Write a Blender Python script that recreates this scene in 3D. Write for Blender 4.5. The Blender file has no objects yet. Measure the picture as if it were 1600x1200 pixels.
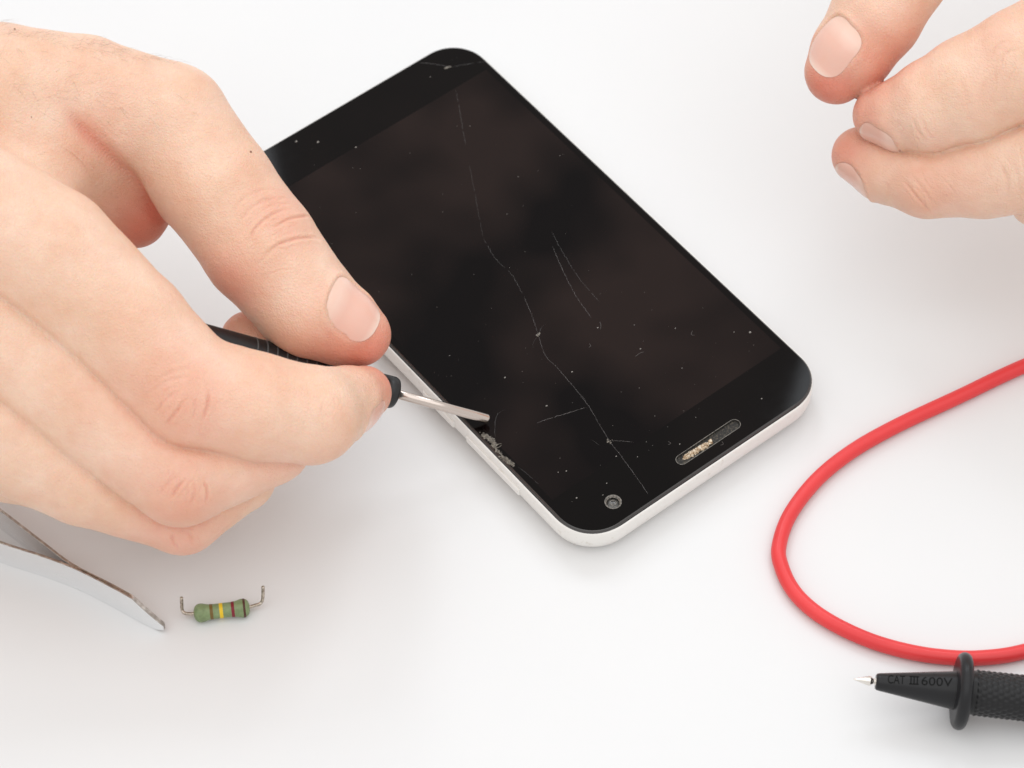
import bpy, bmesh, math, random
import numpy as np
from mathutils import Vector, Matrix
from mathutils.geometry import tessellate_polygon

random.seed(7)
rng = np.random.default_rng(7)
S = bpy.context.scene
COL = S.collection

# ------------------------------------------------------------------ camera
FPX, PITCH, CAM_H = 5000.0, math.radians(53.63), 576.2          # pixels, radians, millimetres
CAM_Y = -CAM_H / math.tan(PITCH)
cam_data = bpy.data.cameras.new('camera')
cam_data.sensor_width = 36.0
cam_data.lens = FPX / 1600.0 * 36.0
cam_data.clip_start, cam_data.clip_end = 0.01, 50.0
cam_data.dof.use_dof = True
cam_data.dof.focus_distance = 0.690
cam_data.dof.aperture_fstop = 25.0
cam = bpy.data.objects.new('camera', cam_data)
COL.objects.link(cam)
cam.location = (0, CAM_Y * .001, CAM_H * .001)
cam.rotation_euler = (math.pi / 2 - PITCH, 0, 0)
S.camera = cam

# ------------------------------------------------------------------ light
world = bpy.data.worlds.new('World')
S.world = world
world.use_nodes = True
bg = world.node_tree.nodes['Background']
bg.inputs['Color'].default_value = (1.0, .985, .972, 1)
bg.inputs['Strength'].default_value = 0.84

def area(name, loc, target, sx, sy, power, col=(1, 1, 1)):
    d = bpy.data.lights.new(name, 'AREA')
    d.shape = 'RECTANGLE'; d.size = sx; d.size_y = sy; d.energy = power; d.color = col
    o = bpy.data.objects.new(name, d); COL.objects.link(o)
    o.location = loc
    o.rotation_euler = (Vector(target) - Vector(loc)).to_track_quat('-Z', 'Y').to_euler()
    return o

area('softbox_overhead', (0.0, -0.22, 1.20), (0, -.18, 0), 2.0, 1.5, 6.8, (.985, .997, 1))
area('softbox_back_right', (0.428, 1.107, 1.36), (0, 0, 0), 0.35, 0.5, 2.9, (.88, .94, 1))
area('softbox_back_left', (-0.343, 1.038, 1.20), (0, 0, 0), 0.35, 0.5, 2.9, (.88, .94, 1))
S.view_settings.view_transform = 'Standard'
S.view_settings.look = 'None'
S.view_settings.exposure = 0.08
S.view_settings.gamma = 1.0
S.render.engine = 'CYCLES'
S.cycles.use_denoising = True
S.cycles.max_bounces = 8

# ------------------------------------------------------------------ geometry helpers (millimetres)
C0 = np.array([0, CAM_Y, CAM_H])
FW = np.array([0, math.cos(PITCH), -math.sin(PITCH)])
UP = np.array([0, math.sin(PITCH), math.cos(PITCH)])
RT = np.array([1.0, 0, 0])

def pix(u, v, z=0.0):
    """the place, at height z, that the photograph shows at (u, v)"""
    d = FW + RT * (u - 800) / FPX - UP * (v - 600) / FPX
    return C0 + d * (z - CAM_H) / d[2]

def mmpx(p):
    return float(np.dot(p - C0, FW)) / FPX

def add_mesh(name, verts, faces, mat, parent=None, smooth=True, base=None):
    me = bpy.data.meshes.new(name)
    v = np.asarray(verts, float)
    if base is not None: v = v - np.asarray(base, float)
    me.from_pydata((v * .001).tolist(), [], [list(map(int, f)) for f in faces])
    me.update()
    if smooth: me.polygons.foreach_set('use_smooth', [True] * len(me.polygons))
    if mat: me.materials.append(mat)
    o = bpy.data.objects.new(name, me); COL.objects.link(o)
    if parent is not None: o.parent = parent
    return o

def thing(name, label, cat, loc=(0, 0, 0), group=None):
    o = bpy.data.objects.new(name, None); COL.objects.link(o)
    o.location = Vector(loc) * .001
    o['label'] = label; o['category'] = cat
    o.empty_display_size = .01
    if group: o['group'] = group
    return o

def crom(pts, n):
    """Catmull-Rom through pts, n samples per span"""
    P = np.asarray(pts, float)
    Q = np.vstack([2 * P[0] - P[1], P, 2 * P[-1] - P[-2]])
    out = []
    for i in range(1, len(Q) - 2):
        p0, p1, p2, p3 = Q[i - 1], Q[i], Q[i + 1], Q[i + 2]
        for t in np.linspace(0, 1, n, endpoint=False):
            out.append(.5 * ((2 * p1) + (-p0 + p2) * t + (2 * p0 - 5 * p1 + 4 * p2 - p3) * t * t + (-p0 + 3 * p1 - 3 * p2 + p3) * t ** 3))
    out.append(P[-1])
    return np.array(out)

def frames(path):
    P = np.asarray(path, float)
    T = np.gradient(P, axis=0); T /= np.linalg.norm(T, axis=1)[:, None]
    N = np.zeros_like(P); up = np.array([0, 0, 1.0])
    if abs(T[0] @ up) > .95: up = np.array([1.0, 0, 0])
    N[0] = up - T[0] * (up @ T[0]); N[0] /= np.linalg.norm(N[0])
    for i in range(1, len(P)):
        n = N[i - 1] - T[i] * (N[i - 1] @ T[i]); N[i] = n / np.linalg.norm(n)
    return T, N, np.cross(T, N)

def tube(path, radii, seg=16, caps=True):
    P = np.asarray(path, float); T, N, B = frames(P)
    r = np.full(len(P), radii) if np.isscalar(radii) else np.asarray(radii)
    a = np.linspace(0, 2 * math.pi, seg, endpoint=False)
    V = (P[:, None] + r[:, None, None] * (np.cos(a)[None, :, None] * N[:, None] + np.sin(a)[None, :, None] * B[:, None])).reshape(-1, 3)
    Fc = []
    for i in range(len(P) - 1):
        for j in range(seg):
            k = (j + 1) % seg
            Fc.append((i * seg + j, i * seg + k, (i + 1) * seg + k, (i + 1) * seg + j))
    if caps:
        Fc.append(tuple(range(seg - 1, -1, -1))); Fc.append(tuple((len(P) - 1) * seg + j for j in range(seg)))
    return V, Fc

def lathe(a, b, prof, seg=48, caps=True, mod=None):
    """revolve (distance from a along ab, radius) pairs round the axis a->b"""
    a = np.asarray(a, float); ax = np.asarray(b, float) - a; ax /= np.linalg.norm(ax)
    up = np.array([0, 0, 1.0]); n = up - ax * (ax @ up); n /= np.linalg.norm(n); bb = np.cross(ax, n)
    V = []; th = np.linspace(0, 2 * math.pi, seg, endpoint=False)
    for i, (s, r) in enumerate(prof):
        rr = r + (mod(s, th) if mod else 0 * th)
        V.append(a + ax * s + rr[:, None] * (np.cos(th)[:, None] * n + np.sin(th)[:, None] * bb))
    V = np.vstack(V); Fc = []
    for i in range(len(prof) - 1):
        for j in range(seg):
            k = (j + 1) % seg
            Fc.append((i * seg + j, i * seg + k, (i + 1) * seg + k, (i + 1) * seg + j))
    if caps:
        Fc.append(tuple(range(seg - 1, -1, -1))); Fc.append(tuple((len(prof) - 1) * seg + j for j in range(seg)))
    return V, Fc

def join(parts):
    V, Fc, o = [], [], 0
    for v, f in parts:
        V.append(np.asarray(v, float)); Fc += [tuple(i + o for i in q) for q in f]; o += len(v)
    return np.vstack(V), Fc

def autosmooth(o, ang=35):
    me = o.data
    me.set_sharp_from_angle(angle=math.radians(ang))

# ------------------------------------------------------------------ material helpers
def mat(name, col=(.8, .8, .8), rough=.5, metal=0.0, spec=.5, **kw):
    m = bpy.data.materials.new(name); m.use_nodes = True
    b = m.node_tree.nodes['Principled BSDF']
    b.inputs['Base Color'].default_value = (*col, 1)
    b.inputs['Roughness'].default_value = rough
    b.inputs['Metallic'].default_value = metal
    b.inputs['Specular IOR Level'].default_value = spec
    for k, v in kw.items(): b.inputs[k].default_value = v
    return m

class NT:
    def __init__(s, m): s.t = m.node_tree; s.b = s.t.nodes['Principled BSDF']
    def n(s, typ, **kw):
        x = s.t.nodes.new(typ)
        for k, v in kw.items():
            if k.startswith('_'): setattr(x, k[1:], v)
            else: x.inputs[k.replace('__', ' ')].default_value = v
        return x
    def l(s, a, b): s.t.links.new(a, b)
    def coords(s): return s.n('ShaderNodeTexCoord').outputs['Object']
    def noise(s, scale, detail=4, rough=.5, vec=None):
        x = s.n('ShaderNodeTexNoise', Scale=scale, Detail=detail, Roughness=rough)
        s.l(vec or s.coords(), x.inputs['Vector']); return x.outputs['Fac']
    def ramp(s, fac, stops):
        r = s.n('ShaderNodeValToRGB'); e = r.color_ramp.elements
        while len(e) < len(stops): e.new(.5)
        for q, (p, c) in zip(e, stops): q.position = p; q.color = (*c, 1) if len(c) == 3 else c
        s.l(fac, r.inputs['Fac']); return r.outputs['Color']
    def mix(s, fac, a, b, mode='MIX'):
        x = s.n('ShaderNodeMix', _data_type='RGBA', _blend_type=mode)
        for sock, v in ((x.inputs[0], fac), (x.inputs[6], a), (x.inputs[7], b)):
            if hasattr(v, 'is_linked'): s.l(v, sock)
            else: sock.default_value = v if not isinstance(v, tuple) else (*v, 1)
        return x.outputs[2]
    def bump(s, h, strength, dist, normal=None):
        x = s.n('ShaderNodeBump', Strength=strength, Distance=dist); s.l(h, x.inputs['Height'])
        if normal is not None: s.l(normal, x.inputs['Normal'])
        return x.outputs['Normal']
    def math(s, op, a, b=0.0):
        x = s.n('ShaderNodeMath', _operation=op)
        for sock, v in ((x.inputs[0], a), (x.inputs[1], b)):
            if hasattr(v, 'is_linked'): s.l(v, sock)
            else: sock.default_value = v
        return x.outputs[0]

# ------------------------------------------------------------------ the table
M_table = mat('white_laminate', (.83, .83, .83), .48, spec=.35)
t = NT(M_table)
nz = t.noise(9, 5, .55)
t.l(t.ramp(nz, [(.3, (.726, .729, .735)), (.7, (.748, .749, .750))]), t.b.inputs['Base Color'])
t.l(t.bump(t.noise(2600, 3), .05, .00004), t.b.inputs['Normal'])
tb = add_mesh('tabletop', [(x, y, z) for z in (0, -25) for x, y in ((-900, -700), (900, -700), (900, 900), (-900, 900))],
              [(0, 1, 2, 3), (7, 6, 5, 4), (0, 4, 5, 1), (1, 5, 6, 2), (2, 6, 7, 3), (3, 7, 4, 0)], M_table, smooth=False)
tb['kind'] = 'structure'; tb['label'] = 'plain white tabletop filling the background'

# ------------------------------------------------------------------ smartphone
PH_TOP = 8.4
ROT = math.radians(38.53)
PH_C = np.array([1.6, 448.6 + CAM_Y, 0.0])
EX = np.array([math.cos(ROT), math.sin(ROT), 0]); EY = np.array([-math.sin(ROT), math.cos(ROT), 0])

def plocal(u, v, z=PH_TOP):
    d = pix(u, v, z) - PH_C
    return np.array([d @ EX, d @ EY])

def rrect(w, l, r, seg=12):
    """rounded rectangle outline, counter-clockwise"""
    out = []
    for cx, cy, a0 in ((w / 2 - r, l / 2 - r, 0), (-w / 2 + r, l / 2 - r, 90), (-w / 2 + r, -l / 2 + r, 180), (w / 2 - r, -l / 2 + r, 270)):
        for k in range(seg + 1):
            a = math.radians(a0 + 90 * k / seg); out.append((cx + r * math.cos(a), cy + r * math.sin(a)))
    return np.array(out)

M_frame = mat('white_phone_plastic', (.80, .78, .75), .38, spec=.45)
t = NT(M_frame)
g = t.noise(420, 6, .7)
t.l(t.ramp(g, [(.30, (.70, .66, .60)), (.42, (.83, .81, .775)), (1, (.85, .832, .80))]), t.b.inputs['Base Color'])
M_gap = mat('grimy_black_gasket', (.012, .011, .01), .55)
t = NT(M_gap)
t.l(t.ramp(t.noise(1500, 4, .7), [(.55, (.010, .009, .008)), (.66, (.10, .085, .06)), (.76, (.42, .36, .26))]), t.b.inputs['Base Color'])
def glass_mat(name, base, reflection):
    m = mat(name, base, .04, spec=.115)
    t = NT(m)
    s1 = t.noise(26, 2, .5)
    col = t.ramp(s1, [(.40, base), (.63, reflection)])  # soft reflections of the surroundings painted into the base colour as noise blotches
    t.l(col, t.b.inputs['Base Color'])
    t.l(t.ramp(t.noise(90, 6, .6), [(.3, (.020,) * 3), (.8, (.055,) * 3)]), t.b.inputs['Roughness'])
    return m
M_bezel = glass_mat('black_bezel_glass', (.0022, .0014, .0013), (.0045, .0028, .0026))
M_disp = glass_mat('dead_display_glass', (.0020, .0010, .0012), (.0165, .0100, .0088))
M_edge = mat('bevelled_glass_edge', (.03, .027, .026), .22, spec=.8)

phone = thing('smartphone', 'white smartphone with cracked black screen lying under the screwdriver tip', 'smartphone', PH_C)
phone.rotation_euler = (0, 0, ROT)

BW, BL = 70.5, 133.5
prof = [(6.5, 0.0), (3.8, .12), (1.9, .75), (.75, 1.9), (.12, 3.5), (0, 5.0), (0, 7.2), (.08, 7.5), (.2, 7.7), (.34, 7.75), (.46, 7.68), (.46, 6.7)]
V, Fc = [], []
seg = 14; n = 4 * (seg + 1)
for ins, z in prof:
    for x, y in rrect(BW - 2 * ins, BL - 2 * ins, max(10.6 - ins, 2), seg): V.append((x, y, z))
for i in range(len(prof) - 1):
    for j in range(n): Fc.append((i * n + j, i * n + (j + 1) % n, (i + 1) * n + (j + 1) % n, (i + 1) * n + j))
Fc.append(tuple(range(n - 1, -1, -1)))
Fc.append(tuple((len(prof) - 1) * n + j for j in range(n)))
body = add_mesh('body', V, Fc, M_frame, phone); autosmooth(body, 50)
body['label'] = 'scuffed white plastic shell of the phone'

def ring_strip(name, loops, m, parent):
    V, Fc = [], []
    k = len(loops[0][0])
    for o2, z in loops:
        for x, y in o2: V.append((x, y, z))
    for i in range(len(loops) - 1):
        for j in range(k): Fc.append((i * k + j, i * k + (j + 1) % k, (i + 1) * k + (j + 1) % k, (i + 1) * k + j))
    return add_mesh(name, V, Fc, m, parent)

GW, GL = 69.3, 132.3
gap = ring_strip('gasket', [(rrect(BW - .94, BL - .94, 10.1, seg), 7.2), (rrect(BW - .94, BL - .94, 10.1, seg), 7.6), (rrect(GW + .1, GL + .1, 9.3, seg), 7.62), (rrect(GW - .5, GL - .5, 8.8, seg), 7.3)], M_gap, phone)
outer = rrect(GW - .8, GL - .8, 8.8, seg)
edge = ring_strip('glass_edge', [(rrect(GW, GL, 9.1, seg), 7.35), (rrect(GW, GL, 9.1, seg), 8.0), (rrect(GW - .3, GL - .3, 9.0, seg), 8.26), (outer, PH_TOP)], M_edge, phone)

# the display rectangle and the openings, measured on the photograph
dn = [plocal(866, 777), plocal(1221, 546)]
df = plocal(447, 291); df2 = plocal(770, 106)
DX = 32.7; DY0 = float(np.mean([p[1] for p in dn])); DY1 = float((df[1] + df2[1]) / 2)
disp_loop = np.array([(-DX, DY0), (DX, DY0), (DX, DY1), (-DX, DY1)])
e0, e1 = plocal(1058, 722), plocal(1155, 659)
ec = (e0 + e1) / 2; ehl = np.linalg.norm(e1 - e0) / 2; er = 1.22
def stadium(c, hl, r, seg=10):
    o = []
    for k in range(seg + 1): a = -math.pi / 2 + math.pi * k / seg; o.append((c[0] + hl - r + r * math.cos(a), c[1] + r * math.sin(a)))
    for k in range(seg + 1): a = math.pi / 2 + math.pi * k / seg; o.append((c[0] - hl + r + r * math.cos(a), c[1] + r * math.sin(a)))
    return np.array(o)
slot = stadium(ec, ehl, er)
cc = plocal(958, 784); cr = 1.75
circ = np.array([(cc[0] + cr * math.cos(a), cc[1] + cr * math.sin(a)) for a in np.linspace(0, 2 * math.pi, 32, endpoint=False)])
loops = [outer, disp_loop[::-1], slot[::-1], circ[::-1]]
flat = [tuple(p) for L in loops for p in L]
tris = tessellate_polygon([[Vector((p[0], p[1], 0)) for p in L] for L in loops])
def up_tri(t_):
    a, b, c = (np.array(flat[i]) for i in t_)
    return t_ if (b[0] - a[0]) * (c[1] - a[1]) - (b[1] - a[1]) * (c[0] - a[0]) > 0 else t_[::-1]
bez = add_mesh('front_glass', [(x, y, PH_TOP) for x, y in flat], [up_tri(q) for q in tris], M_bezel, phone, smooth=False)
bez['label'] = 'black glass border round the phone display'
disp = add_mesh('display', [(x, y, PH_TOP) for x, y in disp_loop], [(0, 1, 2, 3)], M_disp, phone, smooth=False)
disp['label'] = 'switched-off dark display with a long crack'

def mound(line, wid, hgt, z0, seed):
    """a lumpy low strip of rubble along a line on the glass"""
    P = crom(line, 14); T = np.gradient(P, axis=0); T /= np.linalg.norm(T, axis=1)[:, None]; N = np.stack([-T[:, 1], T[:, 0]], 1)
    m_ = 11; V = []; g_ = np.random.default_rng(seed)
    for i in range(len(P)):
        e = min(i, len(P) - 1 - i) / (len(P) - 1) * 2; env = min(1, e * 3) ** .5 * (.55 + .6 * g_.random())
        for j in range(m_):
            q = -1 + 2 * j / (m_ - 1); z = z0 - .05 + hgt * env * max(0, 1 - q * q) * (.35 + .95 * g_.random())
            p = P[i] + N[i] * q * wid / 2 * env + g_.normal(0, .05, 2); V.append((p[0], p[1], z))
    return np.array(V), [(i * m_ + j, i * m_ + j + 1, (i + 1) * m_ + j + 1, (i + 1) * m_ + j) for i in range(len(P) - 1) for j in range(m_ - 1)]
# earpiece
M_dark = mat('dark_recess', (.006, .006, .006), .5)
M_rim = mat('scratched_rim', (.16, .14, .125), .35, spec=.6)
t = NT(M_rim); t.l(t.ramp(t.noise(2200, 3, .7), [(.35, (.05, .045, .04)), (.7, (.30, .27, .23))]), t.b.inputs['Base Color'])
M_mesh = mat('grimy_speaker_mesh', (.02, .018, .015), .7)
t = NT(M_mesh); t.l(t.ramp(t.noise(1900, 5, .75), [(.5, (.010, .009, .008)), (.62, (.09, .075, .055)), (.72, (.4, .34, .25))]), t.b.inputs['Base Color'])
ear = ring_strip('earpiece', [(stadium(ec, ehl, er), PH_TOP), (stadium(ec, ehl - .1, er - .1), 7.9)], M_mesh, phone)
m2 = np.array([(x, y, 7.9) for x, y in stadium(ec, ehl - .1, er - .1)])
add_mesh('grille', m2, [tuple(range(len(m2)))], M_mesh, ear, smooth=False)
ring_strip('rim', [(stadium(ec, ehl + .13, er + .13), PH_TOP + .005), (stadium(ec, ehl + .05, er + .05), PH_TOP + .05), (stadium(ec, ehl, er), PH_TOP + .01)], M_rim, ear)
M_dirt = mat('crumbly_beige_dirt', (.6, .5, .38), .8)
t = NT(M_dirt)
t.l(t.ramp(t.noise(1300, 5, .7), [(.34, (.12, .06, .03)), (.47, (.52, .38, .24)), (.60, (.78, .70, .58))]), t.b.inputs['Base Color'])
def blob(c, r, squash=1.0, jit=.25, sub=1, rs=None):
    bm = bmesh.new(); bmesh.ops.create_icosphere(bm, subdivisions=sub, radius=1.0)
    V = np.array([v.co[:] for v in bm.verts]); Fc = [tuple(v.index for v in f.verts) for f in bm.faces]; bm.free()
    V = V * (1 + jit * (rng.random((len(V), 1)) - .5) * 2)
    V[:, 2] *= squash
    return V * np.asarray(r) + np.asarray(c), Fc
parts = []
d0, d1 = plocal(1067, 716, 8.1), plocal(1110, 690, 8.1)
for k in range(45):
    f = rng.random(); w = (rng.random() - .5) * 1.25
    p = d0 * (1 - f) + d1 * f + np.array([0, w - .12])
    parts.append(blob((p[0], p[1], 8.0 + .22 * rng.random()), .12 + .2 * rng.random(), .7, .45))
for k in range(14):
    p = d1 + rng.normal(0, .16, 2); parts.append(blob((p[0], p[1], 8.15), .3, .7, .3))
dirt = add_mesh('dirt', *join(parts + [mound(np.array([d0 + (d1 - d0) * q_ - np.array([0, .1]) for q_ in (-.02, .25, .5, .75, 1.02)]), 1.55, .34, 7.98, 9)]), M_dirt, ear); dirt['label'] = 'beige crumbs packed in the earpiece slot'
# front camera
M_lens = mat('camera_lens', (.03, .028, .026), .12, spec=.9)
fc = ring_strip('front_camera', [(circ * 1.0, PH_TOP), (np.array([(cc[0] + (p[0] - cc[0]) * .93, cc[1] + (p[1] - cc[1]) * .93) for p in circ]), 7.5)], M_dark, phone)
ring_strip('ring', [(np.array([cc + (p - cc) * 1.06 for p in circ]), PH_TOP + .004), (np.array([cc + (p - cc) * 1.0 for p in circ]), PH_TOP + .06), (np.array([cc + (p - cc) * .90 for p in circ]), 8.2), (np.array([cc + (p - cc) * .78 for p in circ]), 8.0)], M_rim, fc)
LV, LF = [], []
for i in range(7):
    a = i / 6; 
    for p in circ: q = cc + (p - cc) * (.02 + .80 * a); LV.append((q[0], q[1], 7.95 - .35 * a * a))
for i in range(6):
    for j in range(32): LF.append((i * 32 + j, (i + 1) * 32 + j, (i + 1) * 32 + (j + 1) % 32, i * 32 + (j + 1) % 32))
M_lens2 = mat('lens_dusty', (.05, .047, .042), .25, spec=.8)
t = NT(M_lens2); t.l(t.ramp(t.noise(1500, 4, .7), [(.4, (.015, .014, .013)), (.7, (.12, .11, .095))]), t.b.inputs['Base Color'])
add_mesh('lens', LV, LF, M_lens2, fc)
a_ = [(cc[0] + .75 * math.cos(a), cc[1] + .75 * math.sin(a)) for a in np.linspace(0, 2 * math.pi, 24, endpoint=False)]
b_ = [(cc[0] + .55 * math.cos(a), cc[1] + .55 * math.sin(a)) for a in np.linspace(0, 2 * math.pi, 24, endpoint=False)]
ring_strip('iris', [(a_, 7.99), (b_, 8.04)], M_rim, fc)

# cracks: hairline ribbons with a broken outline
M_crack = mat('crack_glint', (.075, .060, .055), .35, spec=.7)
M_crack2 = mat('faint_scratch', (.045, .038, .036), .4, spec=.6)
def ribbon(px, w, jit=.09, z=.012, step=.3, gaps=.12):
    P = np.array([plocal(u, v) for u, v in px]); P = crom(P, 10)
    L = np.r_[0, np.cumsum(np.linalg.norm(np.diff(P, axis=0), axis=1))]
    s = np.arange(0, L[-1], step); P = np.stack([np.interp(s, L, P[:, 0]), np.interp(s, L, P[:, 1])], 1)
    P = P + rng.normal(0, jit * .5, P.shape)
    T = np.gradient(P, axis=0); T /= np.linalg.norm(T, axis=1)[:, None]; N = np.stack([-T[:, 1], T[:, 0]], 1)
    ww = .40 * w * (.45 + .9 * rng.random(len(P)))[:, None] * np.minimum(1, np.minimum(s, s[-1] - s) / 1.5 + .15)[:, None]
    V = np.vstack([np.c_[P + N * ww / 2, np.full(len(P), PH_TOP + z * .4)], np.c_[P - N * ww / 2, np.full(len(P), PH_TOP + z)]])
    k = len(P)
    ph_ = rng.random() * 9; keep = (.5 + .5 * np.sin(ph_ + np.arange(k) * .33) * np.sin(1.7 * ph_ + np.arange(k) * .117)) > gaps * .9
    return V, [(i, i + k, i + k + 1, i + 1) for i in range(k - 1) if keep[i]]
cracks = [
    ('S', [(712, 140), (717, 165), (722, 195), (728, 228)], .15),
    ('S', [(733, 255), (748, 335), (755, 372)], .09),
    ('S', [(755, 372), (775, 405), (800, 430), (818, 462)], .15),
    ('M', [(818, 462), (832, 495), (841, 524)], .13),
    ('S', [(841, 524), (846, 512), (852, 506)], .10), ('S', [(841, 524), (834, 534), (832, 545)], .09), ('S', [(918, 632), (912, 622), (902, 612)], .08),
    ('M', [(841, 524), (852, 555), (868, 572), (890, 597), (918, 632), (936, 662), (953, 690), (970, 712), (992, 742), (1015, 775)], .13),
    ('M', [(838, 661), (865, 652), (895, 643), (919, 635)], .20),
    ('M', [(953, 689), (970, 689), (992, 691)], .15),
    ('S', [(938, 697), (930, 691), (922, 686)], .12),
    ('S', [(655, 98), (680, 100), (703, 105)], .25),
    ('S', [(703, 105), (725, 101), (760, 96)], .25),
    ('M', [(863, 384), (880, 424), (900, 462), (925, 498)], .14),
    ('S', [(862, 362), (880, 395), (905, 435), (938, 473)], .14),
    ('S', [(774, 684), (773, 665), (777, 648), (786, 641)], .12),
    ('M', [(784, 641), (792, 641)], .16),
    ('S', [(808, 728), (825, 742), (843, 758)], .12),
]
for kind, px, w in cracks:
    V, Fc = ribbon(px, w, gaps=.0 if kind == 'M' else .10)
    add_mesh('crack', V, Fc, M_crack if kind == 'M' else M_crack2, phone, smooth=False)
# impact points and the chipped edge
M_chip = mat('shattered_glass_crumbs', (.5, .45, .36), .45, spec=.7)
t = NT(M_chip); t.l(t.ramp(t.noise(2400, 4, .8), [(.34, (.03, .026, .021)), (.52, (.13, .11, .085)), (.72, (.46, .42, .35))]), t.b.inputs['Base Color'])
parts = []
for (u, v), nn, sp in (((841, 523), 10, .30), ((953, 689), 10, .32)):
    c = plocal(u, v)
    for k in range(nn):
        p = c + rng.normal(0, sp, 2); parts.append(blob((p[0], p[1], PH_TOP), (.10 + .14 * rng.random()), .35, .5))
    add_mesh('impact_point', *join(parts), M_chip, phone, smooth=False); parts = []
c = plocal(701, 105); parts += [blob((c[0] + d, c[1] - .3 * d, PH_TOP), .28, .4, .5) for d in (-.8, -.5, -.2, .1, .4)]
add_mesh('impact_point', *join(parts), M_chip, phone, smooth=False)
parts = []
chipline = [plocal(u, v) for u, v in ((752, 678), (768, 688), (774, 700), (786, 714), (796, 722), (803, 727))]
parts += [mound(chipline[:3], 1.7, .30, PH_TOP, 3), mound(chipline[3:], 1.3, .26, PH_TOP, 4), mound(chipline, .7, .16, PH_TOP, 5)]
chipline = crom(chipline, 8)
for k in range(70):
    p = chipline[rng.integers(len(chipline))] + rng.normal(0, .27, 2)
    r = .06 + .18 * rng.random() ** 2
    parts.append(blob((p[0], p[1], PH_TOP - .06 + .16 * rng.random()), (r * 1.7, r * 1.2, r), .5, .5))
ch = add_mesh('chipped_edge', *join(parts), M_chip, phone, smooth=False); ch['label'] = 'crumbled glass along the left edge near the screwdriver tip'
for (u, v, ru, rv) in ((779, 697, .8, .35),):
    c = plocal(u, v); a = np.linspace(0, 2 * math.pi, 26)
    P = np.c_[c[0] + ru * np.cos(a), c[1] + rv * np.sin(a), np.full(26, PH_TOP + .12)]
    add_mesh('glass_sliver', *tube(P[:-3], .07, 6), M_chip, ch)
# dust
parts = []
for k in range(100):
    x = (rng.random() - .5) * 64; y = (rng.random() - .5) * 126
    if rng.random() < .35: y = -62 + 60 * rng.random()
    r = .03 + .065 * rng.random() ** 3
    parts.append(blob((x, y, PH_TOP + .01), (r * (1 + rng.random()), r, r), .6, .4, 1))
for u, v, r in ((1172, 519, .26), (854, 634, .2), (789, 590, .16), (894, 581, .15), (1147, 519, .11), (934, 512, .14), (1055, 513, .12), (1001, 545, .14), (463, 221, .22), (497, 222, .24), (556, 230, .2), (885, 736, .13), (872, 738, .1), (963, 713, .13), (948, 755, .11), (901, 778, .16), (1190, 623, .14), (1062, 694, .12)):
    c = plocal(u, v); parts.append(blob((c[0], c[1], PH_TOP + .02), (r * 1.4, r, r), .5, .4, 1))
M_dust = mat('pale_dust', (.26, .24, .22), .8)
du = add_mesh('dust', *join(parts), M_dust, phone, smooth=False); du['kind'] = 'stuff'
# lint fibres
for pts in (((937, 503), (939, 509), (938, 515)), ((1082, 517), (1080, 523), (1085, 524)), ((921, 537), (923, 541), (920, 543)), ((993, 557), (1000, 552), (1006, 550)), ((1044, 690), (1048, 693), (1044, 695)), ((1128, 690), (1130, 694), (1126, 696))):
    P = crom(np.array([(*plocal(u, v), PH_TOP + .05) for u, v in pts]), 5)
    add_mesh('lint', *tube(P, .05, 5), M_crack, phone)
# side buttons on the left flank
def side_button(y0, y1, z0, z1, x, proud):
    V = []
    for px_, ins in ((x + 1.2, 0), (x - proud * .6, 0), (x - proud, .25)):
        V += [(px_, y0 + ins, z0 + ins), (px_, y1 - ins, z0 + ins), (px_, y1 - ins, z1 - ins), (px_, y0 + ins, z1 - ins)]
    Fc = []
    for i in range(2):
        for j in range(4): Fc.append((i * 4 + j, (i + 1) * 4 + j, (i + 1) * 4 + (j + 1) % 4, i * 4 + (j + 1) % 4))
    Fc.append((8, 11, 10, 9))
    return V, Fc
ya, yb = plocal(734, 684, 4)[1], plocal(812, 772, 4)[1]
add_mesh('button', *side_button(yb, ya, 3.6, 5.6, -BW / 2, .45), M_frame, phone, smooth=False)
yc, yd = plocal(690, 640, 4)[1], plocal(713, 664, 4)[1]
add_mesh('button', *side_button(yd, yd + 11, 3.6, 5.6, -BW / 2, .45), M_frame, phone, smooth=False)

# ------------------------------------------------------------------ red cable
M_red = mat('red_silicone', (.72, .035, .04), .42, spec=.45, **{'Coat Weight': .08})
t = NT(M_red); t.l(t.bump(t.noise(500, 3), .12, .0001), t.b.inputs['Normal'])
t.l(t.ramp(t.noise(60, 3), [(.3, (.69, .034, .038)), (.7, (.77, .048, .050))]), t.b.inputs['Base Color'])
CR = 1.63
cp = [(3000, 60), (2500, 230), (2150, 355), (1900, 455), (1760, 508), (1600, 572), (1500, 619), (1400, 666), (1330, 706), (1275, 751), (1234, 805), (1217, 855), (1222, 888), (1239, 922), (1267, 951), (1307, 977), (1360, 1001), (1415, 1017), (1470, 1026), (1530, 1028), (1600, 1018), (1700, 985), (1850, 915), (2050, 830), (2400, 760), (2900, 780)]
P = crom([pix(u, v, CR) for u, v in cp], 14)
V, Fc = tube(P, CR, 24)
cable = add_mesh('cable', V, Fc, M_red)
cable['label'] = 'red rubber cable curving in a loop across the white table'; cable['category'] = 'cable'

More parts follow.
